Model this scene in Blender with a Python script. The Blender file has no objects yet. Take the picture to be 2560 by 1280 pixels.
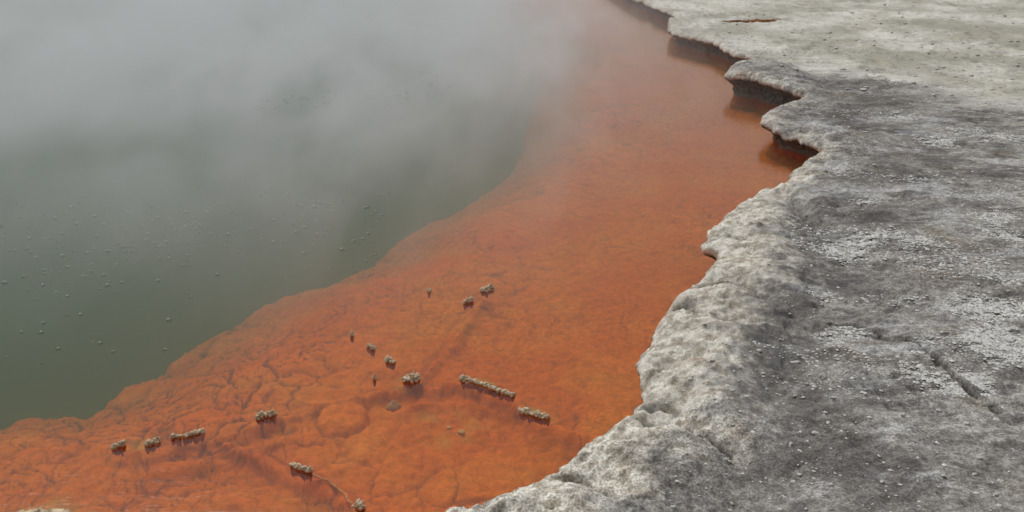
import bpy, math, random
import numpy as np

# ------------------------------------------------------------------ camera, sky, sun, exposure
scn = bpy.context.scene
COL = scn.collection
H, PITCH, FPX = 2.0, math.radians(19.0), 2745.0
cam = bpy.data.cameras.new("camera")
camo = bpy.data.objects.new("camera", cam)
COL.objects.link(camo)
camo.location = (0, 0, H)
camo.rotation_euler = (math.pi / 2 - PITCH, 0, 0)
cam.sensor_fit = 'HORIZONTAL'
cam.sensor_width = 36.0
cam.lens = 36.0 * FPX / 2560.0
cam.clip_start = 0.05
cam.clip_end = 2000
scn.camera = camo

SUN_EL, SUN_AZ = 52.0, -30.0           # azimuth clockwise from +Y (view direction)
w = bpy.data.worlds.new("World")
scn.world = w
w.use_nodes = True
wn = w.node_tree
for n in list(wn.nodes):
    wn.nodes.remove(n)
sky = wn.nodes.new('ShaderNodeTexSky')
sky.sky_type = 'NISHITA'
sky.sun_disc = False
sky.sun_elevation = math.radians(SUN_EL)
sky.sun_rotation = math.radians(SUN_AZ)
sky.air_density = 1.0
sky.dust_density = 3.0
hs = wn.nodes.new('ShaderNodeHueSaturation')
hs.inputs['Saturation'].default_value = 0.16
bg = wn.nodes.new('ShaderNodeBackground')
bg.inputs['Strength'].default_value = 0.080
wo = wn.nodes.new('ShaderNodeOutputWorld')
wn.links.new(sky.outputs[0], hs.inputs['Color'])
# overcast: bright overhead, dull toward the horizon
tcw = wn.nodes.new('ShaderNodeTexCoord')
sxw = wn.nodes.new('ShaderNodeSeparateXYZ')
mrw = wn.nodes.new('ShaderNodeMapRange')
mrw.inputs['From Min'].default_value, mrw.inputs['From Max'].default_value = 0.40, 0.98
mrw.inputs['To Min'].default_value, mrw.inputs['To Max'].default_value = 0.62, 2.05
vmw = wn.nodes.new('ShaderNodeVectorMath')
vmw.operation = 'SCALE'
wn.links.new(tcw.outputs['Generated'], sxw.inputs[0])
wn.links.new(sxw.outputs[2], mrw.inputs['Value'])
wn.links.new(hs.outputs[0], vmw.inputs[0])
wn.links.new(mrw.outputs[0], vmw.inputs['Scale'])
wn.links.new(vmw.outputs[0], bg.inputs['Color'])
wn.links.new(bg.outputs[0], wo.inputs['Surface'])

sl = bpy.data.lights.new("sun", 'SUN')
sl.energy = 1.2
sl.angle = math.radians(40)
sl.color = (1.0, 0.965, 0.91)
so = bpy.data.objects.new("sun", sl)
COL.objects.link(so)
so.location = (-6, 12, 20)
so.rotation_euler = (math.radians(90 - SUN_EL), 0, math.radians(180 - SUN_AZ))

scn.view_settings.view_transform = 'Standard'
scn.view_settings.look = 'None'
scn.view_settings.exposure = 0.0
scn.view_settings.gamma = 1.0
scn.render.engine = 'CYCLES'
scn.cycles.use_denoising = True
scn.cycles.volume_bounces = 3
scn.cycles.max_bounces = 8
scn.cycles.transparent_max_bounces = 16
scn.cycles.volume_step_rate = 0.3
scn.cycles.volume_max_steps = 256

# ------------------------------------------------------------------ helpers
SP, CP = math.sin(PITCH), math.cos(PITCH)


def world_at(px, py, z=0.0):
    """point of the plane at height z that the photograph shows at px, py"""
    px = np.asarray(px, float)
    py = np.asarray(py, float)
    a = (px - 1280) / FPX
    b = (640 - py) / FPX
    dx, dy, dz = a, CP + b * SP, -SP + b * CP
    t = (z - H) / dz
    return dx * t, dy * t


def _h(ix, iy, s):
    v = (ix.astype(np.int64) * 374761393 + iy.astype(np.int64) * 668265263 + s * 1442695041) & 0x7fffffff
    v = ((v ^ (v >> 13)) * 1274126177) & 0x7fffffff
    v = ((v ^ (v >> 15)) * 1911520717) & 0x7fffffff
    return ((v ^ (v >> 14)) & 0xffffff) / float(0xffffff)


def vnoise(x, y, s=0):
    ix, iy = np.floor(x), np.floor(y)
    fx, fy = x - ix, y - iy
    ux = fx * fx * fx * (fx * (fx * 6 - 15) + 10)
    uy = fy * fy * fy * (fy * (fy * 6 - 15) + 10)
    a, b = _h(ix, iy, s), _h(ix + 1, iy, s)
    c, d = _h(ix, iy + 1, s), _h(ix + 1, iy + 1, s)
    return (a + (b - a) * ux) * (1 - uy) + (c + (d - c) * ux) * uy


def fbm(x, y, f=1.0, o=4, s=0, g=0.5):
    """about -1..1"""
    t = 0.0
    amp, tot = 1.0, 0.0
    ca, sa = math.cos(0.63), math.sin(0.63)
    for k in range(o):
        t = t + amp * (vnoise(x * f + 17.3 * k, y * f - 9.1 * k, s + k) * 2 - 1)
        tot += amp
        amp *= g
        x, y = x * ca - y * sa, x * sa + y * ca
        f *= 2.03
    return t / tot * 1.7


def sstep(a, b, v):
    t = np.clip((v - a) / (b - a), 0, 1)
    return t * t * (3 - 2 * t)


def seg_dist(x, y, poly):
    """distance to a polyline and the signed side (positive to the left of its direction)"""
    best = np.full(x.shape, 1e9)
    side = np.zeros(x.shape)
    for (ax, ay), (bx, by) in zip(poly[:-1], poly[1:]):
        ex, ey = bx - ax, by - ay
        L = ex * ex + ey * ey + 1e-12
        t = np.clip(((x - ax) * ex + (y - ay) * ey) / L, 0, 1)
        qx, qy = x - ax - t * ex, y - ay - t * ey
        d = np.sqrt(qx * qx + qy * qy)
        m = d < best
        best = np.where(m, d, best)
        side = np.where(m, ex * (y - ay) - ey * (x - ax), side)
    return best, np.sign(side)


def pts_px(lst, z):
    a = np.array(lst, float)
    x, y = world_at(a[:, 0], a[:, 1], z)
    return list(zip(x, y))


def grid_mesh(name, X, Y, Z, mat, attrs=None, smooth=True):
    r, c = X.shape
    me = bpy.data.meshes.new(name)
    v = np.stack([X, Y, Z], -1).reshape(-1, 3).astype(np.float32)
    i = np.arange(r * c).reshape(r, c)
    q = np.stack([i[:-1, :-1], i[:-1, 1:], i[1:, 1:], i[1:, :-1]], -1).reshape(-1, 4)
    me.vertices.add(len(v))
    me.vertices.foreach_set('co', v.ravel())
    me.loops.add(q.size)
    me.loops.foreach_set('vertex_index', q.ravel().astype(np.int32))
    me.polygons.add(len(q))
    me.polygons.foreach_set('loop_start', (np.arange(len(q)) * 4).astype(np.int32))
    me.polygons.foreach_set('use_smooth', np.full(len(q), smooth))
    for k, a in (attrs or {}).items():
        at = me.attributes.new(k, 'FLOAT', 'POINT')
        at.data.foreach_set('value', np.asarray(a, np.float32).ravel())
    me.update(calc_edges=True)
    me.validate()
    me.materials.append(mat)
    o = bpy.data.objects.new(name, me)
    COL.objects.link(o)
    return o


def soup_mesh(name, V, F, mat, parent=None, smooth=True):
    me = bpy.data.meshes.new(name)
    V = np.asarray(V, np.float32)
    F = np.asarray(F, np.int32)
    n = F.shape[1]
    me.vertices.add(len(V))
    me.vertices.foreach_set('co', V.ravel())
    me.loops.add(F.size)
    me.loops.foreach_set('vertex_index', F.ravel())
    me.polygons.add(len(F))
    me.polygons.foreach_set('loop_start', (np.arange(len(F)) * n).astype(np.int32))
    me.polygons.foreach_set('use_smooth', np.full(len(F), smooth))
    me.update(calc_edges=True)
    me.materials.append(mat)
    o = bpy.data.objects.new(name, me)
    COL.objects.link(o)
    if parent:
        o.parent = parent
    return o


def tag(o, label, cat, group=None):
    o['label'] = label
    o['category'] = cat
    if group:
        o['group'] = group


class NT:
    """small node-tree writer"""
    def __init__(self, name):
        self.m = bpy.data.materials.new(name)
        self.m.use_nodes = True
        self.t = self.m.node_tree
        for n in list(self.t.nodes):
            self.t.nodes.remove(n)
        self.out = self.t.nodes.new('ShaderNodeOutputMaterial')
        self.co = self.t.nodes.new('ShaderNodeTexCoord').outputs['Object']

    def link(self, a, b):
        if isinstance(a, (int, float)):
            b.default_value = a
        elif isinstance(a, (tuple, list)):
            b.default_value = tuple(a) if len(a) == len(b.default_value) else tuple(a) + (1.0,)
        else:
            self.t.links.new(a, b)

    def map(self, scale=(1, 1, 1), rot=0.0, loc=(0, 0, 0), vec=None):
        n = self.t.nodes.new('ShaderNodeMapping')
        n.inputs['Scale'].default_value = scale
        n.inputs['Rotation'].default_value = (0, 0, rot)
        n.inputs['Location'].default_value = loc
        self.t.links.new(vec or self.co, n.inputs['Vector'])
        return n.outputs[0]

    def noise(self, scale, detail=4, rough=0.55, vec=None, dist=0.0, ntype='FBM'):
        n = self.t.nodes.new('ShaderNodeTexNoise')
        n.inputs['Scale'].default_value = scale
        n.inputs['Detail'].default_value = detail
        n.inputs['Roughness'].default_value = rough
        n.inputs['Distortion'].default_value = dist
        self.t.links.new(vec or self.co, n.inputs['Vector'])
        return n.outputs[0]

    def voro(self, scale, vec=None, feat='F1', out='Distance', rand=1.0):
        n = self.t.nodes.new('ShaderNodeTexVoronoi')
        n.feature = feat
        n.inputs['Scale'].default_value = scale
        n.inputs['Randomness'].default_value = rand
        self.t.links.new(vec or self.co, n.inputs['Vector'])
        return n.outputs[out]

    def math(self, op, a, b=0.0, c=None, clamp=False):
        n = self.t.nodes.new('ShaderNodeMath')
        n.operation = op
        n.use_clamp = clamp
        self.link(a, n.inputs[0])
        self.link(b, n.inputs[1])
        if c is not None:
            self.link(c, n.inputs[2])
        return n.outputs[0]

    def ss(self, v, a, b, lo=0.0, hi=1.0):
        n = self.t.nodes.new('ShaderNodeMapRange')
        n.interpolation_type = 'SMOOTHSTEP'
        self.link(v, n.inputs['Value'])
        n.inputs['From Min'].default_value = a
        n.inputs['From Max'].default_value = b
        n.inputs['To Min'].default_value = lo
        n.inputs['To Max'].default_value = hi
        return n.outputs['Result']

    def mix(self, f, a, b, mode='MIX'):
        n = self.t.nodes.new('ShaderNodeMix')
        n.data_type = 'RGBA'
        n.blend_type = mode
        self.link(f, n.inputs[0])
        self.link(a, n.inputs[6])
        self.link(b, n.inputs[7])
        return n.outputs[2]

    def scale(self, col, k):
        n = self.t.nodes.new('ShaderNodeVectorMath')
        n.operation = 'SCALE'
        self.t.links.new(col, n.inputs[0])
        self.link(k, n.inputs['Scale'])
        return n.outputs[0]

    def attr(self, name):
        n = self.t.nodes.new('ShaderNodeAttribute')
        n.attribute_name = name
        return n.outputs['Fac']

    def xyz(self):
        n = self.t.nodes.new('ShaderNodeSeparateXYZ')
        self.t.links.new(self.co, n.inputs[0])
        return n.outputs

    def bump(self, h, strength=0.5, dist=0.01, normal=None):
        n = self.t.nodes.new('ShaderNodeBump')
        n.inputs['Strength'].default_value = strength
        n.inputs['Distance'].default_value = dist
        self.t.links.new(h, n.inputs['Height'])
        if normal is not None:
            self.t.links.new(normal, n.inputs['Normal'])
        return n.outputs[0]

    def principled(self, col, rough=0.9, normal=None, spec=0.3):
        n = self.t.nodes.new('ShaderNodeBsdfPrincipled')
        self.link(col, n.inputs['Base Color'])
        self.link(rough, n.inputs['Roughness'])
        n.inputs['Specular IOR Level'].default_value = spec
        if normal is not None:
            self.t.links.new(normal, n.inputs['Normal'])
        self.t.links.new(n.outputs[0], self.out.inputs['Surface'])
        return n


# ------------------------------------------------------------------ materials
def mat_ground():
    t = NT("sinter_ground")
    d = t.attr('inland')       # metres inland from the rim
    cliff = t.attr('face')     # 0 on top, to 1 on the undercut face
    pale = t.attr('pale')      # far pale flat
    x, y, z = t.xyz()
    flat = t.map((1.0, 1.0, 0.2), rot=0.5)
    stret = t.map((0.85, 1.2, 0.3), rot=-0.25)
    big = t.noise(0.9, 5, 0.6, vec=stret)
    mid = t.noise(4.5, 6, 0.62, vec=stret, dist=0.6)
    fine = t.noise(26, 5, 0.65)
    grit = t.noise(120, 3, 0.6)
    # old grey sinter
    c = t.mix(t.ss(mid, 0.40, 0.58), (0.175, 0.168, 0.163), (0.335, 0.327, 0.315))
    c = t.mix(t.ss(big, 0.42, 0.58, 0, 0.6), c, (0.250, 0.240, 0.228))
    br = t.noise(2.3, 5, 0.6, vec=flat)
    c = t.mix(t.ss(br, 0.54, 0.66, 0, 0.55), c, (0.190, 0.160, 0.120))
    dk = t.noise(2.6, 7, 0.68, vec=t.map((0.8, 1.25, 0.3), rot=-0.2, loc=(5, 1, 0)), dist=0.5)
    dk2 = t.ss(dk, 0.51, 0.61, 0, 0.66)
    c = t.mix(dk2, c, (0.088, 0.083, 0.082))
    # bluish-white salt bloom
    bl = t.noise(1.9, 8, 0.70, vec=t.map((0.8, 1.3, 1), rot=0.15, loc=(3, 8, 0)), dist=0.4)
    c = t.mix(t.ss(bl, 0.53, 0.62, 0, 0.65), c, (0.46, 0.465, 0.48))
    # fine mottling
    fl = t.noise(34, 5, 0.72)
    c = t.scale(c, t.ss(fl, 0.36, 0.64, 0.68, 1.36))
    # dark lichen-stained hollow behind the rim
    hol = t.math('MULTIPLY', t.math('MULTIPLY', t.ss(d, 0.28, 0.50), t.ss(d, 1.15, 0.70)), t.ss(t.noise(3.1, 6, 0.66, vec=t.map(loc=(4, 4, 0))), 0.42, 0.58))
    c = t.mix(t.math('MULTIPLY', hol, 0.62), c, (0.075, 0.071, 0.070))
    # crusted pale rim
    rn = t.noise(5.5, 6, 0.62, dist=0.5)
    rn2 = t.noise(17, 5, 0.65)
    dd = t.math('ADD', d, t.math('MULTIPLY', t.math('SUBTRACT', rn, 0.5), 0.8))
    dd = t.math('ADD', dd, t.ss(y, 5.2, 8.0, 0, 0.30))
    rimf = t.ss(dd, 0.46, 0.20)
    rc = t.mix(t.ss(rn2, 0.38, 0.60), (0.37, 0.33, 0.265), (0.72, 0.70, 0.64))
    rc = t.mix(t.ss(t.noise(9, 5, 0.62, vec=t.map(loc=(7, 2, 1))), 0.53, 0.66, 0, 0.55), rc, (0.25, 0.24, 0.22))
    rc = t.mix(t.ss(t.noise(4, 5, 0.62, vec=t.map(loc=(1, 9, 1))), 0.55, 0.68, 0, 0.6), rc, (0.50, 0.40, 0.33))
    c = t.mix(t.math('MULTIPLY', rimf, 0.9), c, rc)
    # pale far flat
    pn = t.noise(0.9, 7, 0.66, vec=t.map((1.0, 0.75, 1), rot=-0.4))
    pc = t.mix(t.ss(pn, 0.38, 0.64), (0.36, 0.35, 0.30), (0.64, 0.635, 0.59))
    pc = t.mix(t.ss(t.noise(2.4, 6, 0.66, vec=t.map((1.1, 0.7, 1))), 0.53, 0.72, 0, 0.5), pc, (0.44, 0.40, 0.27))
    pc = t.mix(t.ss(t.noise(11, 4, 0.6, vec=t.map((0.6, 1.4, 1))), 0.57, 0.66, 0, 0.6), pc, (0.26, 0.25, 0.22))
    pc = t.mix(t.ss(t.voro(9, vec=t.map((0.8, 1.1, 1))), 0.20, 0.10, 0, 0.75), pc, (0.20, 0.19, 0.165))
    pf = t.ss(t.math('ADD', pale, t.math('MULTIPLY', t.math('SUBTRACT', t.noise(1.7, 6, 0.66, vec=stret), 0.5), 1.5)), 0.15, 0.85)
    c = t.mix(pf, c, pc)
    # moss in the far gully
    mo = t.math('MULTIPLY', t.ss(y, 17.9, 18.8), t.ss(x, 4.6, 6.4))
    c = t.mix(t.math('MULTIPLY', mo, 0.7), c, (0.19, 0.19, 0.085))
    # wet algae-dark undercut with its shade painted in, mineral-white foot at the waterline
    zc = t.math('ADD', z, t.math('MULTIPLY', t.math('SUBTRACT', rn2, 0.5), 0.10))
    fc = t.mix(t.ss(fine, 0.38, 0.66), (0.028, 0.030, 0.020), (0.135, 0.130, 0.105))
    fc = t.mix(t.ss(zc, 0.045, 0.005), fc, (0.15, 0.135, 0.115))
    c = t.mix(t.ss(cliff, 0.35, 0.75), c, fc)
    c = t.mix(t.ss(z, 0.006, -0.02), c, (0.36, 0.115, 0.03))
    # grit, and open joints darkened in colour to stand for their shade
    gm = t.ss(t.noise(1.4, 5, 0.6, vec=t.map((0.6, 1.3, 1), loc=(2, 5, 0))), 0.40, 0.60)
    c = t.scale(c, t.math('ADD', 1.0, t.math('MULTIPLY', t.ss(grit, 0.36, 0.64, -0.32, 0.46), t.math('ADD', 0.45, t.math('MULTIPLY', gm, 0.55)))))
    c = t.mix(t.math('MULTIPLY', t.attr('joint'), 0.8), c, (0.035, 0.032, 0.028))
    c = t.mix(1.0, c, (1.01, 1.0, 0.972), 'MULTIPLY')
    b = t.bump(t.math('ADD', t.math('MULTIPLY', fine, 1.0), t.math('MULTIPLY', grit, 0.35)), 0.45, 0.009)
    t.principled(c, 0.92, b, 0.15)
    return t.m


def mat_floor():
    t = NT("orange_sinter")
    a = t.noise(1.3, 5, 0.6)
    b = t.noise(7, 5, 0.62, dist=0.4)
    g = t.noise(70, 4, 0.65)
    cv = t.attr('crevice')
    c = t.mix(t.ss(a, 0.38, 0.62), (0.76, 0.166, 0.018), (0.82, 0.222, 0.025))
    h = t.noise(2.6, 6, 0.65, dist=0.5)
    c = t.mix(t.ss(h, 0.50, 0.68, 0, 0.45), c, (0.78, 0.265, 0.034))
    c = t.mix(t.ss(b, 0.48, 0.68, 0, 0.45), c, (0.60, 0.128, 0.026))
    c = t.scale(c, t.ss(t.noise(24, 5, 0.7), 0.36, 0.64, 0.88, 1.12))
    c = t.mix(t.math('MULTIPLY', cv, 0.85), c, (0.16, 0.044, 0.038))       # mauve silt between cushions, darkened to paint in the gaps' shade
    c = t.mix(t.ss(t.attr('sulphur'), 0.2, 0.9, 0, 0.75), c, (0.62, 0.36, 0.07))
    c = t.mix(t.ss(g, 0.35, 0.65, 0, 0.22), c, (0.30, 0.075, 0.025))
    n = t.bump(t.math('ADD', t.math('MULTIPLY', b, 1.0), t.math('MULTIPLY', g, 0.3)), 0.5, 0.012)
    t.principled(c, 0.95, n, 0.0)
    return t.m


def mat_water():
    t = NT("pool_water")
    r1 = t.noise(9, 4, 0.6, vec=t.map((0.5, 1.6, 1), rot=0.1))
    r2 = t.noise(55, 2, 0.5, vec=t.map((0.7, 1.3, 1), rot=-0.3))
    nb = t.bump(t.math('ADD', r1, t.math('MULTIPLY', r2, 0.10)), 0.32, 0.006)
    fr = t.t.nodes.new('ShaderNodeFresnel')
    fr.inputs['IOR'].default_value = 1.33
    t.t.links.new(nb, fr.inputs['Normal'])
    gl = t.t.nodes.new('ShaderNodeBsdfGlossy')
    gl.inputs['Roughness'].default_value = 0.06
    gl.inputs['Color'].default_value = (1, 1, 1, 1)
    t.t.links.new(nb, gl.inputs['Normal'])
    tr = t.t.nodes.new('ShaderNodeBsdfTransparent')
    mx = t.t.nodes.new('ShaderNodeMixShader')
    t.t.links.new(fr.outputs[0], mx.inputs[0])
    t.t.links.new(tr.outputs[0], mx.inputs[1])
    t.t.links.new(gl.outputs[0], mx.inputs[2])
    t.t.links.new(mx.outputs[0], t.out.inputs['Surface'])
    v = t.t.nodes.new('ShaderNodeVolumePrincipled')
    v.inputs['Color'].default_value = (0.285, 0.43, 0.235, 1)
    v.inputs['Density'].default_value = 0.9
    v.inputs['Anisotropy'].default_value = 0.3
    t.t.links.new(v.outputs[0], t.out.inputs['Volume'])
    return t.m


def mat_steam():
    t = NT("steam")
    x, y, z = t.xyz()
    n1 = t.noise(1.0, 4, 0.55, vec=t.map((0.75, 0.26, 0.9), rot=0.35), dist=0.7)
    n2 = t.noise(1.0, 4, 0.6, vec=t.map((2.3, 0.7, 2.0), rot=0.5), dist=0.9)
    n = t.math('ADD', t.math('MULTIPLY', n1, 0.52), t.math('MULTIPLY', n2, 0.48))
    n = t.ss(n, 0.37, 0.68, 0.14, 1.0)
    # thicker away from the near shore and towards the middle of the pool
    left = t.math('SUBTRACT', t.math('MULTIPLY', t.math('SUBTRACT', y, 2.0), 0.06), x)
    env = t.math('MULTIPLY', t.ss(y, 3.0, 11.0), t.ss(left, -0.8, 1.5, 0.0, 1.0))
    env = t.math('ADD', env, t.math('MULTIPLY', t.ss(y, 5.0, 13.5), t.ss(x, 2.9, 0.6, 0, 0.32)))
    # falls off upward
    zf = t.math('MULTIPLY', t.ss(z, 0.85, 0.0), t.ss(z, 0.0, 0.03))
    dn = t.math('MULTIPLY', t.math('MULTIPLY', n, env), zf)
    dn = t.math('MULTIPLY', dn, 1.35)
    v = t.t.nodes.new('ShaderNodeVolumePrincipled')
    v.inputs['Color'].default_value = (0.89, 0.92, 0.93, 1)
    t.t.links.new(dn, v.inputs['Density'])
    v.inputs['Anisotropy'].default_value = 0.1
    t.t.links.new(v.outputs[0], t.out.inputs['Volume'])
    return t.m


def mat_simple(name, lo, hi, scale=60, rough=0.9, bump=0.4, bdist=0.004):
    t = NT(name)
    a = t.noise(scale, 4, 0.6)
    c = t.mix(t.ss(a, 0.35, 0.65), lo, hi)
    t.principled(c, rough, t.bump(t.noise(scale * 3, 3, 0.6), bump, bdist), 0.2)
    return t.m


def mat_bubble():
    t = NT("bubble_film")
    lw = t.t.nodes.new('ShaderNodeLayerWeight')
    lw.inputs['Blend'].default_value = 0.45
    f = t.ss(lw.outputs['Facing'], 0.2, 1.0, 0.03, 0.38)
    gl = t.t.nodes.new('ShaderNodeBsdfGlossy')
    gl.inputs['Roughness'].default_value = 0.3
    tr = t.t.nodes.new('ShaderNodeBsdfTransparent')
    tr.inputs['Color'].default_value = (0.80, 0.82, 0.80, 1)
    mx = t.t.nodes.new('ShaderNodeMixShader')
    t.t.links.new(f, mx.inputs[0])
    t.t.links.new(tr.outputs[0], mx.inputs[1])
    t.t.links.new(gl.outputs[0], mx.inputs[2])
    t.t.links.new(mx.outputs[0], t.out.inputs['Surface'])
    return t.m


M_GROUND, M_FLOOR, M_WATER, M_STEAM = mat_ground(), mat_floor(), mat_water(), mat_steam()
M_CRUST = mat_simple("sinter_crust", (0.54, 0.42, 0.275), (0.76, 0.63, 0.45), 90)
M_AMBER = mat_simple("amber_base", (0.26, 0.075, 0.012), (0.42, 0.16, 0.022), 40)
M_BUBBLE = mat_bubble()
M_PEBBLE = mat_simple("white_pebble", (0.50, 0.48, 0.44), (0.70, 0.69, 0.66), 80)
M_GRAVEL = mat_simple("white_grit", (0.55, 0.54, 0.51), (0.78, 0.77, 0.74), 25)
M_STONE = mat_simple("tan_stone", (0.44, 0.24, 0.11), (0.56, 0.34, 0.18), 40)
M_SULPHUR = mat_simple("sulphur_stone", (0.62, 0.40, 0.10), (0.75, 0.56, 0.25), 60)
M_RUST = mat_simple("rust_mud", (0.10, 0.032, 0.010), (0.30, 0.13, 0.035), 14)
M_RIDGE = mat_simple("tan_ridge", (0.58, 0.25, 0.07), (0.64, 0.33, 0.12), 50)

# ------------------------------------------------------------------ shoreline (rim of the rock, traced at rim height)
RIM_Z = 0.165
RIM_PX = [(1575, -8), (1592, 0), (1622, 9), (1652, 24), (1690, 36), (1676, 48), (1672, 62), (1678, 80), (1722, 92), (1782, 106), (1832, 131),
          (1886, 148), (1846, 163), (1824, 184), (1822, 200), (1884, 210), (1942, 226), (1986, 239), (2014, 246),
          (1988, 256), (1942, 271), (1916, 285), (1908, 302), (1936, 319), (1992, 336), (2032, 356), (2062, 374),
          (2022, 400), (1982, 424), (1976, 440), (1946, 468), (1896, 478), (1844, 514), (1802, 554), (1769, 578),
          (1775, 592), (1758, 608), (1757, 620), (1786, 634), (1792, 652), (1778, 670), (1768, 690), (1746, 704),
          (1694, 738), (1660, 780), (1645, 806), (1638, 832), (1612, 870), (1588, 906), (1592, 936), (1616, 984),
          (1602, 1000), (1560, 1040), (1484, 1090), (1422, 1148), (1330, 1198), (1244, 1232), (1176, 1253), (1085, 1281),
          (965, 1314), (790, 1356), (560, 1420)]
rx, ry = world_at([p[0] for p in RIM_PX], [p[1] for p in RIM_PX], RIM_Z)
rx = np.concatenate([[-9.0, -3.0, 0.4, 1.6], rx, [-1.9, -3.2, -6.0, -12.0]])
ry = np.concatenate([[95.0, 50.0, 30.0, 22.5], ry, [2.25, 2.0, 1.6, 0.8]])


def resample(px, py, kstep):
    # Catmull-Rom, then steps that grow with the distance to the viewpoint
    P = np.stack([px, py], 1)
    out = []
    for i in range(len(P) - 1):
        p0, p1, p2, p3 = P[max(i - 1, 0)], P[i], P[i + 1], P[min(i + 2, len(P) - 1)]
        u = np.linspace(0, 1, 60, endpoint=False)[:, None]
        m1, m2 = (p2 - p0) * 0.32, (p3 - p1) * 0.32
        out.append((2 * u**3 - 3 * u**2 + 1) * p1 + (u**3 - 2 * u**2 + u) * m1 + (-2 * u**3 + 3 * u**2) * p2 + (u**3 - u**2) * m2)
    out = np.concatenate(out + [P[-1:]])
    seg = np.hypot(np.diff(out[:, 0]), np.diff(out[:, 1]))
    dist = np.hypot(out[:, 0], out[:, 1])
    wgt = np.concatenate([[0], np.cumsum(seg / (kstep * 0.5 * (dist[1:] + dist[:-1])))])
    n = int(wgt[-1])
    k = np.linspace(0, wgt[-1], n)
    return np.interp(k, wgt, out[:, 0]), np.interp(k, wgt, out[:, 1])


ox, oy = resample(rx, ry, 0.0024)
od = np.hypot(ox, oy)
arc = np.concatenate([[0], np.cumsum(np.hypot(np.diff(ox), np.diff(oy)))])
# small scallops and chips along the rim
ox = ox + fbm(arc, arc * 0, 3.0, 2, 5) * 0.014 + fbm(arc, arc * 0, 14.0, 3, 8) * 0.011 + fbm(arc, arc * 0, 38.0, 2, 9) * 0.0045
RIM = list(zip(ox[::6], oy[::6]))

CRACKS_PX = [  # joints across the rim and the long crack inland: (points, groove depth, groove half-width, swell depth)
    ([(1700, 702), (1760, 690), (1820, 686), (1860, 692), (1905, 714)], 0.055, 0.012, 0.050),
    ([(1690, 742), (1740, 748), (1790, 768), (1830, 790)], 0.025, 0.012, 0.028),
    ([(1596, 1010), (1640, 1014), (1700, 1030), (1780, 1060), (1830, 1090)], 0.055, 0.011, 0.050),
    ([(1772, 588), (1830, 575), (1862, 590)], 0.025, 0.012, 0.022),
    ([(1612, 988), (1660, 985), (1690, 996)], 0.030, 0.012, 0.03),
    ([(1590, 880), (1650, 895), (1720, 880)], 0.012, 0.014, 0.02),
    ([(1400, 1155), (1470, 1165), (1530, 1200)], 0.025, 0.014, 0.045),
    ([(1250, 1236), (1300, 1262), (1330, 1300)], 0.020, 0.014, 0.04),
    ([(1950, 470), (2000, 500), (2030, 540)], 0.020, 0.016, 0.035),
]
CRACKS = [(pts_px(p, 0.22), a, b, c) for p, a, b, c in CRACKS_PX]
LONG = pts_px([(2082, 783), (2120, 790), (2165, 800), (2205, 820), (2250, 832), (2300, 848), (2338, 872), (2362, 898), (2392, 922), (2425, 948),
               (2460, 978), (2500, 1000)], 0.21)
TROUGH = pts_px([(1870, 1420), (1905, 1280), (1935, 1120), (1960, 960), (2000, 860), (2050, 780), (2090, 640), (2120, 540)], 0.2)
SLAB = world_at(1915, 182, 0.24)


def plates(x, y, f, s):
    """a random level per broken crust plate"""
    xs, ys = x * f, y * f
    ix, iy = np.floor(xs), np.floor(ys)
    bd = np.full(x.shape, 9.0)
    val = np.zeros(x.shape)
    for a in (-1, 0, 1):
        for b in (-1, 0, 1):
            cx, cy = ix + a, iy + b
            d2 = (xs - cx - _h(cx, cy, s)) ** 2 + (ys - cy - _h(cx, cy, s + 1)) ** 2
            m = d2 < bd
            bd = np.where(m, d2, bd)
            val = np.where(m, _h(cx, cy, s + 2), val)
    return val


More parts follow.
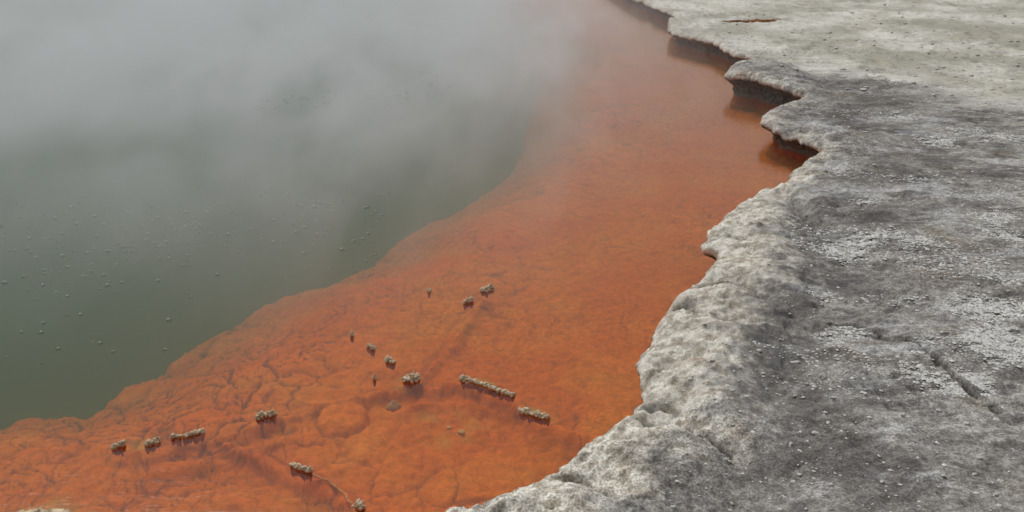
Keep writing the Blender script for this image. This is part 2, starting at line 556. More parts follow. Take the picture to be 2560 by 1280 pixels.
def ground_height(x, y, d, jt=None):
    r = np.hypot(x, y)
    near = sstep(9.5, 6.0, y)
    z = 0.185 + 0.022 * fbm(x, y, 0.35, 3, 21) * sstep(0.0, 1.0, d) + 0.010 * fbm(x, y, 1.7, 4, 31)
    # the rim stands up as a swollen levee in front, flatter behind
    lev = np.exp(-((d - 0.27) / 0.22) ** 2)
    z = z + (0.026 * near + 0.006) * lev * (1 + 0.45 * fbm(x, y, 1.6, 2, 41))
    # lumpy cushions on the rim
    z = z + 0.007 * np.abs(fbm(x, y, 3.6, 3, 51)) * sstep(1.0, 0.2, d)
    dt, _ = seg_dist(x, y, TROUGH)
    z = z - 0.030 * np.exp(-(dt / 0.16) ** 2) * sstep(0.15, 0.5, d)
    # the far dark slab that juts out
    q = ((x - SLAB[0]) / 0.42) ** 2 + ((y - SLAB[1]) / 0.95) ** 2
    z = z + 0.07 * sstep(1.3, 0.1, q)
    for c, g, wd, sw in CRACKS:
        dc, _ = seg_dist(x, y, c)
        dc = np.abs(dc + 0.010 * fbm(x, y, 14, 3, 61))
        z = z - 1.3 * sw * np.exp(-(dc / 0.085) ** 2) * (0.15 + 0.85 * sstep(0.0, 0.16, d)) - g * np.exp(-(dc / wd) ** 2)
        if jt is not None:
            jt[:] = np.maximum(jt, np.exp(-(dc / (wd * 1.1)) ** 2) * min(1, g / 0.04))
    dc, _ = seg_dist(x, y, LONG)
    dc = np.abs(dc + 0.014 * fbm(x, y, 9, 4, 71))
    z = z - 0.055 * np.exp(-(dc / 0.0085) ** 4) * sstep(0.0, 0.3, vnoise(x * 9, y * 9, 5) + 0.25) - 0.003 * np.exp(-(dc / 0.06) ** 2)
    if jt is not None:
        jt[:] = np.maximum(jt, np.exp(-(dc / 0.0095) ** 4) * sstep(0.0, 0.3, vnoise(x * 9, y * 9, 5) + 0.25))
    # broken crust plates
    px_ = x + 0.035 * fbm(x, y, 7, 3, 141) + 0.012 * fbm(x, y, 30, 2, 143)
    py_ = y + 0.035 * fbm(x, y, 7, 3, 145) + 0.012 * fbm(x, y, 30, 2, 147)
    pm_ = sstep(-0.2, 0.4, fbm(x, y, 1.1, 2, 149))
    z = z + 0.012 * (plates(px_, py_, 6.5, 151) - 0.5) * (sstep(0.6, 0.1, d) + 0.45 * pm_) + 0.006 * (plates(px_, py_, 17.0, 155) - 0.5) * (0.4 + sstep(0.5, 0.1, d))
    # weathered texture
    rough = 0.010 * fbm(x, y, 9.0, 4, 81) + (0.0025 + 0.004 * sstep(0.8, 0.2, d)) * fbm(x, y, 34.0, 3, 91)
    pit = sstep(0.55, 0.95, vnoise(x * 21, y * 21, 95)) * sstep(0.35, 0.6, vnoise(x * 2.2, y * 2.2, 97))
    z = z + rough * (1 - 0.45 * sstep(8, 11, y)) * (0.75 + 0.35 * sstep(1.2, 0.0, d)) - 0.014 * pit
    # small knolls on the pale flat
    z = z + 0.020 * sstep(8.5, 11.0, y) * (sstep(0.74, 0.95, vnoise(x * 6.5, y * 4.2, 111)) + 0.9 * sstep(0.70, 0.95, vnoise(x * 12, y * 7.5, 115))) - 0.03 * sstep(8.5, 11.0, y) * sstep(0.74, 0.95, vnoise(x * 4.5, y * 3.4, 113))
    # lip rounding
    z = z - 0.022 * np.exp(-np.maximum(d, 0) / 0.014) - 0.02 * near * np.exp(-np.maximum(d, 0) / 0.06)
    # rises very slowly far away
    z = z + 0.02 * np.maximum(r - 22, 0) ** 1.1
    return z


# columns run inland along one fixed direction, spacing grows with distance
DCX, DCY = 0.75, -0.66
g1 = np.arange(0, 270) * 0.0017
g2 = [g1[-1]]
st = 0.0017
while g2[-1] < 12:
    st = min(st * 1.014, 0.6)
    g2.append(g2[-1] + st)
g = np.concatenate([g1, g2[1:]])
X = ox[:, None] + DCX * od[:, None] * g[None, :]
Y = oy[:, None] + DCY * od[:, None] * g[None, :]
Dm = np.full(X.shape, 9.0)
nearcols = int(np.searchsorted(g, 0.55))
sub, _ = seg_dist(X[:, :nearcols], Y[:, :nearcols], RIM)
Dm[:, :nearcols] = np.minimum(sub, 9.0)
Dm[:, 0] = 0.0
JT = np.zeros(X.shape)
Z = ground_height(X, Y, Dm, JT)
# undercut face below the rim
tx, ty = np.gradient(ox), np.gradient(oy)
ker = np.ones(25) / 25
tx, ty = np.convolve(np.pad(tx, 12, 'edge'), ker, 'valid'), np.convolve(np.pad(ty, 12, 'edge'), ker, 'valid')
L = np.hypot(tx, ty) + 1e-9
nx, ny = -ty / L, tx / L               # inland side
flip = np.sign(nx * DCX + ny * DCY)
nx, ny = nx * flip, ny * flip
cave = np.exp(-((oy - world_at(1770, 655, RIM_Z)[1]) / 0.22) ** 2) * (oy > 2)
K = 30
fx, fy, fz, ff = [], [], [], []
zl = Z[:, 0]
for k in range(1, K + 1):
    u = k / K
    zz = zl + (-0.30 - zl) * u ** 1.15
    # recess: thick lip, hollow under it, foot spreading again at the waterline
    rec = -0.012 * math.sin(min(u / 0.16, 1) * math.pi) + 0.095 * sstep(0.10, 0.30, u) - 0.045 * sstep(0.50, 0.66, u)
    rec = rec + 0.10 * cave * (sstep(0.08, 0.25, u) - sstep(0.35, 0.6, u) * 1.5)
    rough = 0.030 * fbm(arc * 1.0, zz * 1.3, 5.0, 4, 121) + 0.014 * fbm(arc, zz, 22.0, 3, 131)
    rec = rec + rough * min(u * 6, 1)
    fx.append(ox + nx * rec)
    fy.append(oy + ny * rec)
    fz.append(zz)
    ff.append(np.full(ox.shape, min(1, u * 5.5)))
rev = lambda a: np.stack(a[::-1], 1)
GX, GY, GZ = np.concatenate([rev(fx), X], 1), np.concatenate([rev(fy), Y], 1), np.concatenate([rev(fz), Z], 1)
GF = np.concatenate([rev(ff), np.zeros(X.shape)], 1)
GD = np.concatenate([np.zeros((len(ox), K)), Dm], 1)
# edge of the pale flat, traced
PALE = pts_px([(1400, 40), (1790, 120), (1905, 150), (2010, 178), (2150, 192), (2300, 225), (2450, 250), (2600, 262), (2900, 280), (3600, 300)], 0.2)
pd, ps = seg_dist(GX, GY, PALE)
pale = sstep(-1.3, 1.3, pd * ps)
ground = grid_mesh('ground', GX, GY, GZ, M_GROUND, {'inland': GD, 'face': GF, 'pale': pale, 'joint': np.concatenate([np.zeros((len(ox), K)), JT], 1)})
ground['kind'] = 'structure'

# ------------------------------------------------------------------ pool floor: orange shelf of sinter cushions, then the drop
EDGE_PX = [(-700, 1240), (-400, 1180), (-200, 1120), (-60, 1082), (0, 1066), (55, 1046), (108, 1036), (165, 1048), (212, 1048), (250, 1022), (285, 985), (325, 962),
           (375, 952), (408, 930), (440, 893), (480, 866), (520, 842), (562, 820), (620, 786), (682, 750), (752, 726), (822, 704),
           (880, 680), (915, 680), (940, 650), (972, 620), (1012, 590), (1062, 560), (1112, 544), (1150, 522), (1200, 486),
           (1258, 446), (1292, 400), (1312, 350), (1322, 300), (1335, 255), (1352, 215), (1385, 175), (1370, 135), (1310, 85),
           (1240, 50), (1180, 20), (1100, -20)]
SHELF = -0.11
ex, ey = world_at([p[0] for p in EDGE_PX], [p[1] for p in EDGE_PX], SHELF - 0.19)
ex = np.concatenate([[-14.0], ex, [-9.0, -20.0]])
ey = np.concatenate([[1.5], ey, [32.0, 70.0]])
exs, eys = resample(ex, ey, 0.02)
EDGE = list(zip(exs, eys))


def domes(x, y, f, s, rad=0.75, hvar=0.6):
    """overlapping rounded cushions, their gap measure"""
    xs, ys = x * f, y * f
    ix, iy = np.floor(xs), np.floor(ys)
    h1 = np.full(x.shape, -9.0)
    h2 = np.full(x.shape, -9.0)
    for a in (-1, 0, 1):
        for b in (-1, 0, 1):
            cx, cy = ix + a, iy + b
            jx, jy = cx + _h(cx, cy, s), cy + _h(cx, cy, s + 1)
            R = rad * (0.55 + 0.75 * _h(cx, cy, s + 2))
            hh = (R - ((xs - jx) ** 2 + (ys - jy) ** 2) / R) + hvar * (_h(cx, cy, s + 3) - 0.5)
            h2 = np.maximum(h2, np.minimum(h1, hh))
            h1 = np.maximum(h1, hh)
    return h1, h1 - h2


RIDGES = [  # raised mineral rims on the shelf: points, height gained, half width
    (pts_px([(1210, 735), (1172, 765), (1150, 800), (1110, 870), (1060, 920), (1030, 955)], SHELF + 0.05), 0.03, 0.03),
    (pts_px([(1030, 955), (900, 985), (760, 1020), (665, 1045), (560, 1078), (470, 1090), (380, 1110), (295, 1120)], SHELF + 0.05), 0.04, 0.035),
    (pts_px([(560, 1092), (640, 1122), (750, 1168), (810, 1195), (865, 1232), (900, 1265), (930, 1330)], SHELF + 0.06), 0.06, 0.035),
    (pts_px([(1040, 950), (1150, 945), (1220, 968), (1290, 990), (1335, 1035), (1420, 1070), (1500, 1080)], SHELF + 0.06), 0.045, 0.04),
]
DISC = world_at(852, 1036, SHELF + 0.03)
SULPH = [(world_at(1110, 1070, SHELF), 0.16), (world_at(1030, 965, SHELF), 0.10), (world_at(1190, 965, SHELF), 0.09), (world_at(1330, 1045, SHELF), 0.1),
         (world_at(360, 1112, SHELF), 0.08), (world_at(1150, 1085, SHELF), 0.05), (world_at(100, 1290, SHELF), 0.13)]


def floor_height(x, y):
    de, se = seg_dist(x, y, EDGE)
    d = de * -se                        # positive on the shelf
    wx = x + 0.060 * fbm(x, y, 4.5, 4, 201) + 0.10 * fbm(x, y, 1.2, 2, 205)
    wy = y + 0.060 * fbm(x, y, 4.5, 4, 203) + 0.10 * fbm(x, y, 1.2, 2, 207)
    a1, c1 = domes(wx, wy * 0.85, 6.0, 211)
    a2, c2 = domes(wx, wy, 13.5, 221)
    a3, c3 = domes(wx, wy, 2.1, 231)
    lump = sstep(1.9, 0.1, d)                     # cushions swell toward the drop
    pat = sstep(-0.5, 0.5, fbm(x, y, 0.9, 3, 241))
    amp = (0.35 + 0.65 * lump) * (0.45 + 0.55 * pat)
    amp = np.maximum(amp, 0.55 * sstep(4.6, 3.8, y) )
    amp = np.maximum(amp, 0.42 * sstep(5.2, 6.2, y) * pat)
    z = SHELF + 0.021 * np.clip(a1, -1, 1) * amp + 0.011 * np.clip(a2, -1, 1) * amp + 0.020 * np.clip(a3, -1, 1) * lump
    z = z - 0.014 + 0.012 * fbm(x, y, 0.7, 3, 251)
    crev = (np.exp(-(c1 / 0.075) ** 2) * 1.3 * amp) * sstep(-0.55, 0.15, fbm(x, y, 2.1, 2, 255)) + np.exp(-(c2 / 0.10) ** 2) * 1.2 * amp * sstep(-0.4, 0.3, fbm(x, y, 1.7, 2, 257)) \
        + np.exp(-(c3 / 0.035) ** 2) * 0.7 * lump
    z = z - 0.012 * np.exp(-(c1 / 0.10) ** 2) * amp
    for poly, hgt, wd in RIDGES:
        dr, sd = seg_dist(x, y, poly)
        dr = np.abs(dr + 0.02 * fbm(x, y, 5, 3, 261))
        z = z + hgt * np.exp(-(dr / wd) ** 2) * (0.75 + 0.35 * fbm(x, y, 6, 2, 265))
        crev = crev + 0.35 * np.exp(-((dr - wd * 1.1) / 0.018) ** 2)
    q = np.sqrt(((x - DISC[0]) / 0.118) ** 2 + ((y - DISC[1]) / 0.135) ** 2) + 0.22 * fbm(x, y, 5.5, 3, 271)
    z = np.where(q < 1.0, np.maximum(SHELF + 0.022 * (1 - q ** 6), z * 0 + SHELF - 0.02), z - 0.013 * np.exp(-((q - 1.05) / 0.10) ** 2))
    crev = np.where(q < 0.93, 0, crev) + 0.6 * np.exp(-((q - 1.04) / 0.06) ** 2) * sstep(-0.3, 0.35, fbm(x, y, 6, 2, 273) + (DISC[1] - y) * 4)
    z = z + 0.005 * fbm(x, y, 17, 3, 281) + 0.0035 * fbm(x, y, 50, 3, 285)
    # rounded brow, then the drop into the deep pool
    z = z - 0.17 * sstep(0.85, 0.0, d) ** 1.3
    brow = sstep(0.18, -0.12, d + 0.06 * (np.clip(a1, -1, 1) - 0.3))
    z = z - 0.05 * brow
    dd = np.maximum(-d + 0.05 * np.clip(a1, -1, 1), 0)
    z = z - np.minimum(2.5 * dd + 9 * np.maximum(dd - 0.08, 0), 4.0)
    # far side of the pool
    far = sstep(58, 80, np.hypot(x + 6, y))
    z = z * (1 - far) + far * 1.6
    sul = np.zeros(x.shape)
    for (sx, sy), sr in SULPH:
        sul = np.maximum(sul, np.exp(-(((x - sx) / sr) ** 2 + ((y - sy) / sr / 1.2) ** 2)) * (0.75 + 0.6 * fbm(x, y, 8, 3, 291)))
    return z, np.clip(crev, 0, 1), sul


ys_ = [1.2]
while ys_[-1] < 110:
    v = ys_[-1]
    ys_.append(v + max(v, 2.6) * (0.0032 if v < 9 else 0.005 if v < 20 else 0.02))
ys_ = np.array(ys_)
tt = np.concatenate([np.linspace(-7, -0.72, 60, endpoint=False), np.linspace(-0.72, 0.36, 760, endpoint=False), np.linspace(0.36, 1.2, 30)])
FX = tt[None, :] * np.maximum(ys_[:, None], 1.2)
FY = np.repeat(ys_[:, None], len(tt), 1)
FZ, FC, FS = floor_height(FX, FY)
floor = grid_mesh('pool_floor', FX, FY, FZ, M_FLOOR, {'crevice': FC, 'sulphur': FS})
floor['kind'] = 'structure'

# ------------------------------------------------------------------ water body and steam


def box_mesh(name, x0, x1, y0, y1, z0, z1, mat):
    V = [(x0, y0, z0), (x1, y0, z0), (x1, y1, z0), (x0, y1, z0), (x0, y0, z1), (x1, y0, z1), (x1, y1, z1), (x0, y1, z1)]
    F = [(3, 2, 1, 0), (4, 5, 6, 7), (0, 1, 5, 4), (1, 2, 6, 5), (2, 3, 7, 6), (3, 0, 4, 7)]
    return soup_mesh(name, V, F, mat, smooth=False)


water = box_mesh('water', -90, 9, 0.7, 105, -6, 0.0, M_WATER)
water['kind'] = 'structure'
steam = box_mesh('steam', -16, 3.6, 3.4, 26, 0.004, 0.9, M_STEAM)
steam['kind'] = 'stuff'

# ------------------------------------------------------------------ small-shape builders
import bmesh


def ico(sub):
    bm = bmesh.new()
    bmesh.ops.create_icosphere(bm, subdivisions=sub, radius=1.0)
    V = np.array([v.co[:] for v in bm.verts])
    F = np.array([[v.index for v in f.verts] for f in bm.faces])
    bm.free()
    return V, F


ICO1, ICO2, ICO3 = ico(1), ico(2), ico(3)
rng = np.random.default_rng(7)


def lumps(centres, radii, base=ICO2, jitter=0.18, squash=0.85):
    Vs, Fs, n = [], [], 0
    bv, bf = base
    for c, r in zip(centres, radii):
        ph = rng.uniform(0, 6.28, 6)
        k = 1 + jitter * (np.sin(bv[:, 0] * 3.1 + ph[0]) * np.sin(bv[:, 1] * 2.7 + ph[1]) + 0.6 * np.sin(bv[:, 2] * 4.3 + ph[2]))
        k = k + rng.normal(0, jitter * 0.25, len(bv))
        sc = np.array([1, 1, squash]) * rng.uniform(1 - 1.4 * min(jitter, .3), 1 + 1.4 * min(jitter, .3), 3)
        Vs.append(bv * k[:, None] * sc * r + c)
        Fs.append(bf + n)
        n += len(bv)
    return np.concatenate(Vs), np.concatenate(Fs)


def empty(name, loc):
    o = bpy.data.objects.new(name, None)
    o.empty_display_size = 0.05
    o.location = loc
    COL.objects.link(o)
    return o


def clump(path_px, width_px, label, group, knob=0.0075, tall=1.0, gaps=()):
    """knobbly crust standing out of the water along a path, on an amber root that stays below it"""
    P = np.array(path_px, float)
    wx_, wy_ = world_at(P[:, 0], P[:, 1], 0.012)
    ln = np.concatenate([[0], np.cumsum(np.hypot(np.diff(wx_), np.diff(wy_)))])
    c0 = (wx_.mean(), wy_.mean())
    scale = math.hypot(c0[0], c0[1]) * 1.06 / FPX
    wid = width_px * scale * 0.43
    root = empty('mineral_clump', (c0[0], c0[1], 0.0))
    L_ = ln[-1]
    n = int(44 + 1.6 * (L_ + 2 * wid) * (2.2 * wid) / (knob * knob) * 0.55)
    n = min(n, 600)
    knob *= 0.7
    cs, rs = [], []
    while len(cs) < n:
        s = rng.uniform(-0.25, 1.25) * L_ if L_ > 0 else 0.0
        s = min(max(s, 0), L_)
        f = s / L_ if L_ > 0 else 0.5
        if any(a < f < b and rng.uniform() < 0.8 for a, b in gaps):
            continue
        bx, by = np.interp(s, ln, wx_), np.interp(s, ln, wy_)
        an, rr = rng.uniform(0, 6.283), math.sqrt(rng.uniform())
        lw = wid * (0.75 + 0.45 * math.sin(f * 17.0 + wid * 900) * math.sin(f * 7.0 + 1))
        x_, y_ = bx + math.cos(an) * rr * lw, by + math.sin(an) * rr * lw * 1.1
        top = tall * (0.55 * lw + 0.010) * (1 - rr * rr) ** 0.5
        cs.append((x_ - c0[0], y_ - c0[1], rng.uniform(-0.004, top)))
        rs.append(knob * (rng.uniform(0.4, 1.0) if rng.uniform() < 0.8 else rng.uniform(1.0, 1.5)))
    for s in np.linspace(0, L_, max(2, int(L_ / (wid * 0.6 + 1e-6)) + 1)):   # solid mass under the knobs
        f = s / L_ if L_ > 0 else 0.5
        if any(a < f < b for a, b in gaps):
            continue
        cs.append((np.interp(s, ln, wx_) - c0[0] + rng.normal(0, wid * .12), np.interp(s, ln, wy_) - c0[1] + rng.normal(0, wid * .12), 0.002 + 0.1 * tall * wid))
        rs.append(max(0.006, wid * 0.62))
    V, F = lumps(np.array(cs), np.array(rs), ICO1 if n > 160 else ICO2, 0.36, 0.95)
    soup_mesh('crust', V, F, M_CRUST, root)
    m = max(3, int(L_ / (wid * 0.7 + 1e-6)) + 2)
    cs, rs = [], []
    for i in range(m):
        s = L_ * i / (m - 1)
        if any(a < s / (L_ + 1e-9) < b for a, b in gaps):
            continue
        cs.append((np.interp(s, ln, wx_) - c0[0] + rng.normal(0, wid * .1), np.interp(s, ln, wy_) - c0[1] + rng.normal(0, wid * .1), 0.0))
        rs.append(max(wid * 0.8, 0.008))
    V, F = lumps(np.array(cs), np.array(rs), ICO2, 0.14, 1.0)
    V[:, 2] = np.where(V[:, 2] < 0, V[:, 2] * (0.045 / max(wid, 0.01)), V[:, 2] * 0.2)
    soup_mesh('submerged_root', V, F, M_AMBER, root)
    tag(root, label, 'mineral clump', group)
    return root


GR = 'knobbly mineral clumps breaking the pool surface'
clump([(1072, 722)], 11, 'tiny pale knob alone in the orange shallows, farthest left of the two other far clumps', GR, 0.006)
clump([(1208, 722), (1228, 714)], 22, 'small tan clump at the far end of the straight sunken ridge', GR, 0.008)
clump([(1163, 750), (1181, 746)], 17, 'small arched tan clump just before the farthest clump, over a submerged ridge', GR, 0.0075, 1.2)
clump([(880, 832)], 11, 'tiny knob nearest the green water, first in a slanting row of specks', GR, 0.0055, 1.3)
clump([(921, 860), (934, 865)], 15, 'small pale clump second in the slanting row behind the large round mound', GR, 0.0065)
clump([(968, 895), (983, 899)], 18, 'small dark-sided clump third in the slanting row, close behind the large round mound', GR, 0.0075, 1.2)
clump([(936, 940)], 11, 'tiny knob standing just left of the large round mound', GR, 0.0055, 1.4)
clump([(1018, 945), (1038, 940)], 38, 'large round domed mound of pale knobbly crust, roundest of all the clumps', GR, 0.0085, 1.3)
clump([(1158, 942), (1190, 950), (1222, 960), (1250, 972), (1282, 982)], 22, 'longest crust bar, a winding tan strip right of the round mound', GR, 0.0085, 1.0)
clump([(1303, 1021), (1322, 1027), (1345, 1032), (1368, 1038)], 22, 'short thick crust bar nearest the rock shore, beyond the end of the longest bar', GR, 0.0085, 1.0)
clump([(646, 1037), (664, 1030), (684, 1030)], 22, 'ragged gappy clump alone at the middle left, left of the smooth orange disc', GR, 0.0085, 1.0, ((0.25, 0.4),))
clump([(430, 1085), (448, 1086), (472, 1082), (505, 1072)], 15, 'narrow straight crust bar with a knob at its left end, left shallows', GR, 0.0075, 1.2, ((0.27, 0.36),))
clump([(366, 1105), (380, 1100), (392, 1096)], 17, 'squat crust clump with yellowish foot just left of the narrow straight bar', GR, 0.0075, 1.1)
clump([(284, 1112), (296, 1107), (308, 1105)], 18, 'squat grey-brown clump at the left end of the row in the left shallows', GR, 0.0075, 1.2)
clump([(730, 1157), (748, 1163), (774, 1171)], 18, 'pinkish-grey short bar at the upper end of the tan sunken ridge', GR, 0.0075, 1.2)
clump([(892, 1254), (904, 1263)], 28, 'round pale clump at the lower end of the tan sunken ridge, by the bottom edge', GR, 0.008, 1.2)
clump([(50, 1282), (90, 1276), (130, 1279), (165, 1290)], 46, 'broad flat pale crust sheet cut by the bottom left corner', GR, 0.009, 0.6)

# sunken pieces
def sunk(name, px, py, r, mat, label, cat, z=SHELF, shape=(1, 1, 0.7), cone=False):
    x_, y_ = world_at(px, py, z)
    bv, bf = ICO3
    V = bv.copy()
    if cone:
        k = np.clip((V[:, 2] + 1) / 2, 0, 1)
        V[:, :2] *= (1.25 - 0.95 * k)[:, None]
    V = V * np.array(shape) * r
    V = V * (1 + 0.16 * fbm(bv[:, 0] * 1.7 + px, bv[:, 1] * 1.7 + bv[:, 2], 1.0, 3, 7))[:, None]
    zf, _, _ = floor_height(np.array([x_]), np.array([y_]))
    o = soup_mesh(name, V, bf, mat)
    o.location = (x_, y_, float(zf[0]) + r * shape[2] * 0.5)
    tag(o, label, cat)
    return o


sunk('submerged_rock', 984, 1016, 0.036, M_STONE, 'pale pointed stone sunk in the orange shallows below the round mound', 'stone', shape=(1.0, 0.9, 0.62), cone=True)
sunk('sulphur_lump', 1153, 1086, 0.014, M_SULPHUR, 'small bright yellow lump sunk in the shallows below the longest crust bar', 'stone')
sunk('sulphur_lump', 1122, 1072, 0.009, M_SULPHUR, 'fainter yellow lump just left of the brightest sunken yellow lump', 'stone')

# the tan ridge line between two clumps
RL = np.array([(778, 1174), (806, 1186), (822, 1192), (845, 1210), (858, 1222), (866, 1236), (882, 1248)], float)
qx, qy = world_at(RL[:, 0], RL[:, 1], -0.035)
s_ = np.linspace(0, len(qx) - 1, 90)
qx, qy = np.interp(s_, range(len(qx)), qx), np.interp(s_, range(len(qy)), qy)
qx = qx + 0.004 * fbm(s_, s_ * 0, 0.9, 3, 3)
Pts, rad = [], []
for i in range(len(qx)):
    Pts.append((qx[i], qy[i], -0.052))
    rad.append(0.0032 + 0.0025 * vnoise(np.array([i * 0.3]), np.array([0.0]), 4)[0])
V, F = lumps(np.array(Pts), np.array(rad), ICO1, 0.15, 1.0)
rd = soup_mesh('mineral_ridge', V, F, M_RIDGE)
tag(rd, 'thin tan ridge line under water linking the pinkish bar and a round clump', 'mineral ridge')

# rust seep on the pale flat
n_ = 96
an = np.linspace(0, 2 * np.pi, n_, endpoint=False)
cx_, cy_ = world_at(1880, 52, 0.2)
Vv, Fv = [], []
rings = 10
for k in range(rings + 1):
    q = k / rings
    rr_ = q * (1 + 0.45 * fbm(np.cos(an) * 1.5 + 4, np.sin(an) * 1.5, 1.6, 3, 9))
    X_, Y_ = cx_ + rr_ * np.cos(an) * 0.40, cy_ + rr_ * np.sin(an) * 0.11 + rr_ * np.cos(an) * -0.05
    Z_ = ground_height(X_, Y_, X_ * 0 + 9.0) + 0.022 - 0.020 * q ** 2
    Vv += list(zip(X_, Y_, Z_))
for k in range(rings):
    for i in range(n_):
        j = (i + 1) % n_
        Fv.append((k * n_ + i, k * n_ + j, (k + 1) * n_ + j, (k + 1) * n_ + i))
sp = soup_mesh('mineral_seep', Vv, Fv, M_RUST)
tag(sp, 'rust orange mineral seep lying on the far pale flat', 'mineral seep')

# ------------------------------------------------------------------ gas bubbles afloat on the green water
bm = bmesh.new()
bmesh.ops.create_uvsphere(bm, u_segments=16, v_segments=10, radius=1.0)
bmesh.ops.delete(bm, geom=[v for v in bm.verts if v.co.z < -0.05], context='VERTS')
for f in bm.faces:
    f.smooth = True
bme = bpy.data.meshes.new('gas_bubble')
bm.to_mesh(bme)
bm.free()
bme.materials.append(M_BUBBLE)
zones = [(0, 520, 505, 640, 66), (0, 320, 610, 740, 34), (300, 600, 500, 680, 30), (640, 960, 480, 610, 34), (700, 940, 560, 690, 14), (0, 480, 700, 920, 16), (640, 800, 232, 278, 22),
         (810, 1060, 216, 262, 20), (1030, 1240, 118, 240, 26), (420, 640, 560, 760, 9), (520, 1000, 480, 560, 14)]
first = None
for (x0, x1, y0, y1, cnt) in zones:
    for _ in range(cnt):
        px_, py_ = rng.uniform(x0, x1), rng.uniform(y0, y1)
        x_, y_ = world_at(px_, py_, 0.0)
        r_ = rng.uniform(0.006, 0.0135) * (1.0 if rng.uniform() < 0.8 else 1.25) * (1 + 0.5 * (y_ > 9))
        o = bpy.data.objects.new('gas_bubble', bme)
        o.location = (x_, y_, 0.0)
        o.scale = (r_, r_, r_ * 0.8)
        o.rotation_euler = (0, 0, rng.uniform(0, 6))
        COL.objects.link(o)
        tag(o, 'tiny clear gas bubble floating on the murky green water', 'bubble', 'gas bubbles on the green water')

# ------------------------------------------------------------------ loose white stones and grit on the rock
rimx, rimy = np.array(RIM).T


def inland_at(x, y):
    d, _ = seg_dist(x, y, RIM)
    return d


def on_ground(px, py):
    x_, y_ = world_at(px, py, 0.21)
    z_ = ground_height(x_, y_, inland_at(x_, y_))
    return x_, y_, z_


peb_px = np.array([(1995, 880), (2260, 912), (2272, 921), (1898, 870), (2285, 930), (1780, 918), (1990, 963), (2010, 969), (2086, 968), (2165, 970),
                   (2350, 1012), (1980, 1082), (2012, 1264), (2500, 1258), (1684, 1258), (1924, 1262), (2030, 654), (1725, 955), (2040, 1060), (2260, 1020), (2420, 1045)], float)
ex_ = np.stack([rng.uniform(1700, 2560, 100), 440 + 840 * rng.uniform(0, 1, 100)], 1)
peb_px = np.concatenate([peb_px, ex_])
xx, yy, zz = on_ground(peb_px[:, 0], peb_px[:, 1])
dd_ = inland_at(xx, yy)
pm = []
for k in range(5):
    V, F = lumps(np.zeros((1, 3)), [1.0], ICO2, 0.25, 0.65)
    o = soup_mesh('pebble', V, F, M_PEBBLE)
    pm.append(o.data)
    bpy.data.objects.remove(o)
RIGHT = np.cross([0, 0, 1], [1, 0, 0])
ccx = np.interp(yy[::-1] * 0, [0], [0])
k = 0
for i in range(len(xx)):
    edge_x = np.interp(yy[i], oy[::-1], ox[::-1])
    if i >= 21 and (xx[i] < edge_x + 0.15 or dd_[i] < 0.08):
        continue
    o = bpy.data.objects.new('pebble', pm[k % 5])
    r_ = rng.uniform(0.0075, 0.011) if i < 21 else rng.uniform(0.0035, 0.008)
    o.scale = (r_ * 1.2, r_, r_)
    o.rotation_euler = (0, 0, rng.uniform(0, 6))
    o.location = (xx[i], yy[i], zz[i] + r_ * 0.25)
    COL.objects.link(o)
    tag(o, 'tiny white pebble lying loose on the grey rock', 'pebble', 'loose white pebbles on the grey rock')
    k += 1

fpx = np.stack([rng.uniform(1720, 2558, 130), rng.uniform(8, 240, 130)], 1)
xx, yy, zz = on_ground(fpx[:, 0], fpx[:, 1])
for i in range(len(xx)):
    edge_x = np.interp(yy[i], oy[::-1], ox[::-1])
    if xx[i] < edge_x + 0.25:
        continue
    o = bpy.data.objects.new('pebble', pm[i % 5])
    r_ = rng.uniform(0.010, 0.026)
    o.scale = (r_ * 1.3, r_, r_ * 0.9)
    o.rotation_euler = (0, 0, rng.uniform(0, 6))
    o.location = (xx[i], yy[i], zz[i] + r_ * 0.2)
    COL.objects.link(o)
    tag(o, 'small pale stone lying on the far whitish flat', 'pebble', 'pale stones on the far flat')

# grit drifts
N = 260000
r_ = 3.0 * (14.0 / 3.0) ** rng.uniform(0, 1, N)
t_ = rng.uniform(0.02, 0.62, N)
gx_, gy_ = r_ * np.sin(t_), r_ * np.cos(t_)
dens = 0.55 * sstep(0.30, 0.95, fbm(gx_ * 0.7, gy_ * 1.3, 1.9, 4, 301)) * sstep(3.6, 4.6, gy_) + 0.012
drifts = []
for (px_, py_, wx0, wy0, am) in [(2120, 812, 60, 22, .8), (2330, 880, 70, 28, .9), (2400, 930, 90, 45, .9), (2290, 905, 50, 30, .6), (2500, 850, 110, 40, .7), (2470, 760, 110, 30, .7),
                                 (2240, 735, 80, 22, .6), (2520, 690, 80, 26, .8), (2110, 610, 60, 22, .9), (2160, 585, 45, 18, .8), (2210, 580, 50, 16, .6), (2480, 540, 60, 20, .8), (2340, 345, 55, 12, 1.2),
                                 (2500, 340, 60, 10, .9), (2410, 320, 50, 8, .6), (2190, 500, 60, 10, .6), (2250, 290, 60, 8, .7), (2060, 715, 40, 15, .5), (2520, 590, 60, 20, .6), (2300, 600, 60, 14, .6), (2120, 360, 60, 10, .6), (2230, 205, 50, 6, .7)]:
    ax_, ay_ = world_at(px_, py_, 0.21)
    bx_, _ = world_at(px_ + wx0, py_, 0.21)
    _, by_ = world_at(px_, py_ - wy0, 0.21)
    q_ = ((gx_ - ax_) / (bx_ - ax_)) ** 2 + ((gy_ - ay_) / (by_ - ay_)) ** 2 + 0.7 * fbm(gx_, gy_, 4.0, 3, 331)
    dens = np.maximum(dens, am * sstep(1.25, 0.25, q_))
    drifts.append((ax_, ay_, bx_ - ax_, by_ - ay_, am))
edge_x = np.interp(gy_, oy[::-1], ox[::-1])
keep = (rng.uniform(0, 1, N) < dens) & (gx_ > edge_x + 0.1)
gx_, gy_ = gx_[keep], gy_[keep]
ext = [(gx_, gy_)]
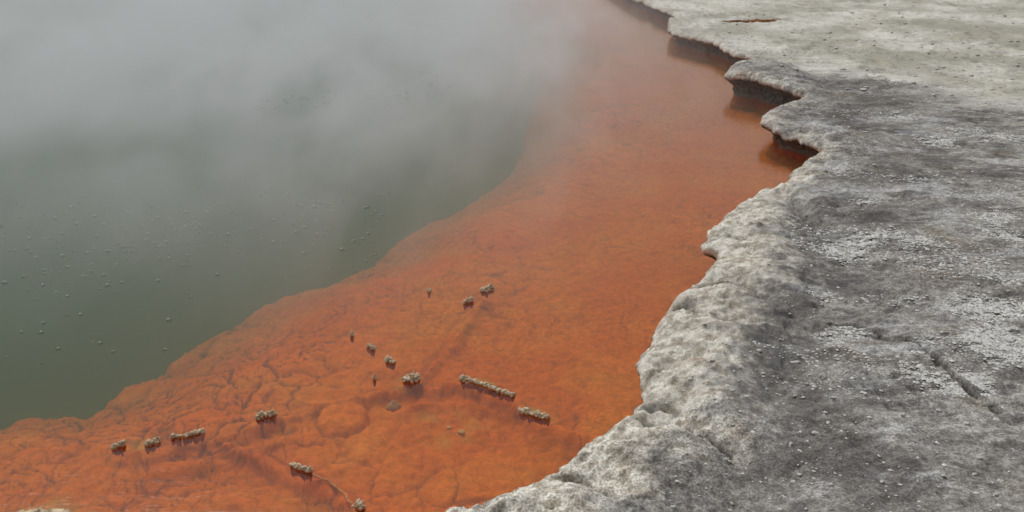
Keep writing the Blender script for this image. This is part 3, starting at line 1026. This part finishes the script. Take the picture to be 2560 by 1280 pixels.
for ax_, ay_, bw, bh, am in drifts:
    m_ = int(min(5200, 9500 * am * abs(bw * bh) / (0.0014 * ay_ ** 2 + 0.004) * 0.33))
    u_, v_ = rng.normal(0, 0.62, m_), rng.normal(0, 0.62, m_)
    ex2, ey2 = ax_ + u_ * bw, ay_ + v_ * bh
    kp = fbm(ex2, ey2, 3.5, 4, 341) > -0.15 + 0.35 * (u_ ** 2 + v_ ** 2 - 0.6)
    ext.append((ex2[kp], ey2[kp]))
gx_, gy_ = np.concatenate([e[0] for e in ext]), np.concatenate([e[1] for e in ext])
gd = inland_at(gx_, gy_)
keep = gd > 0.22 + 0.25 * fbm(gx_, gy_, 3, 2, 321)
gx_, gy_, gd = gx_[keep], gy_[keep], gd[keep]
dl_, _ = seg_dist(gx_, gy_, LONG)
keep = dl_ > 0.03
gx_, gy_, gd = gx_[keep], gy_[keep], gd[keep]
gz_ = ground_height(gx_, gy_, gd)
OV = np.array([(1, 0, 0), (-1, 0, 0), (0, 1, 0), (0, -1, 0), (0, 0, 1), (0, 0, -1)], float)
OF = np.array([(0, 2, 4), (2, 1, 4), (1, 3, 4), (3, 0, 4), (2, 0, 5), (1, 2, 5), (3, 1, 5), (0, 3, 5)])
n = len(gx_)
sz = 0.0022 + 0.0058 * rng.uniform(0, 1, n) ** 1.8 * (0.75 + 0.09 * np.hypot(gx_, gy_))
rot = rng.uniform(0, 6.28, n)
sc = rng.uniform(0.6, 1.4, (n, 1, 3)) * np.array([1.3, 1.0, 0.45])
loc = OV[None] * sc * sz[:, None, None] * rng.uniform(0.75, 1.25, (n, 6, 1))
V = np.stack([loc[..., 0] * np.cos(rot)[:, None] - loc[..., 1] * np.sin(rot)[:, None] + gx_[:, None],
              loc[..., 0] * np.sin(rot)[:, None] + loc[..., 1] * np.cos(rot)[:, None] + gy_[:, None],
              loc[..., 2] + gz_[:, None] + 0.0012], -1).reshape(-1, 3)
F = (OF[None] + (np.arange(n) * 6)[:, None, None]).reshape(-1, 3)
grv = soup_mesh('gravel', V, F, M_GRAVEL, smooth=False)
grv['kind'] = 'stuff'
print('ground', GX.shape, 'floor', FX.shape, 'grit', n)
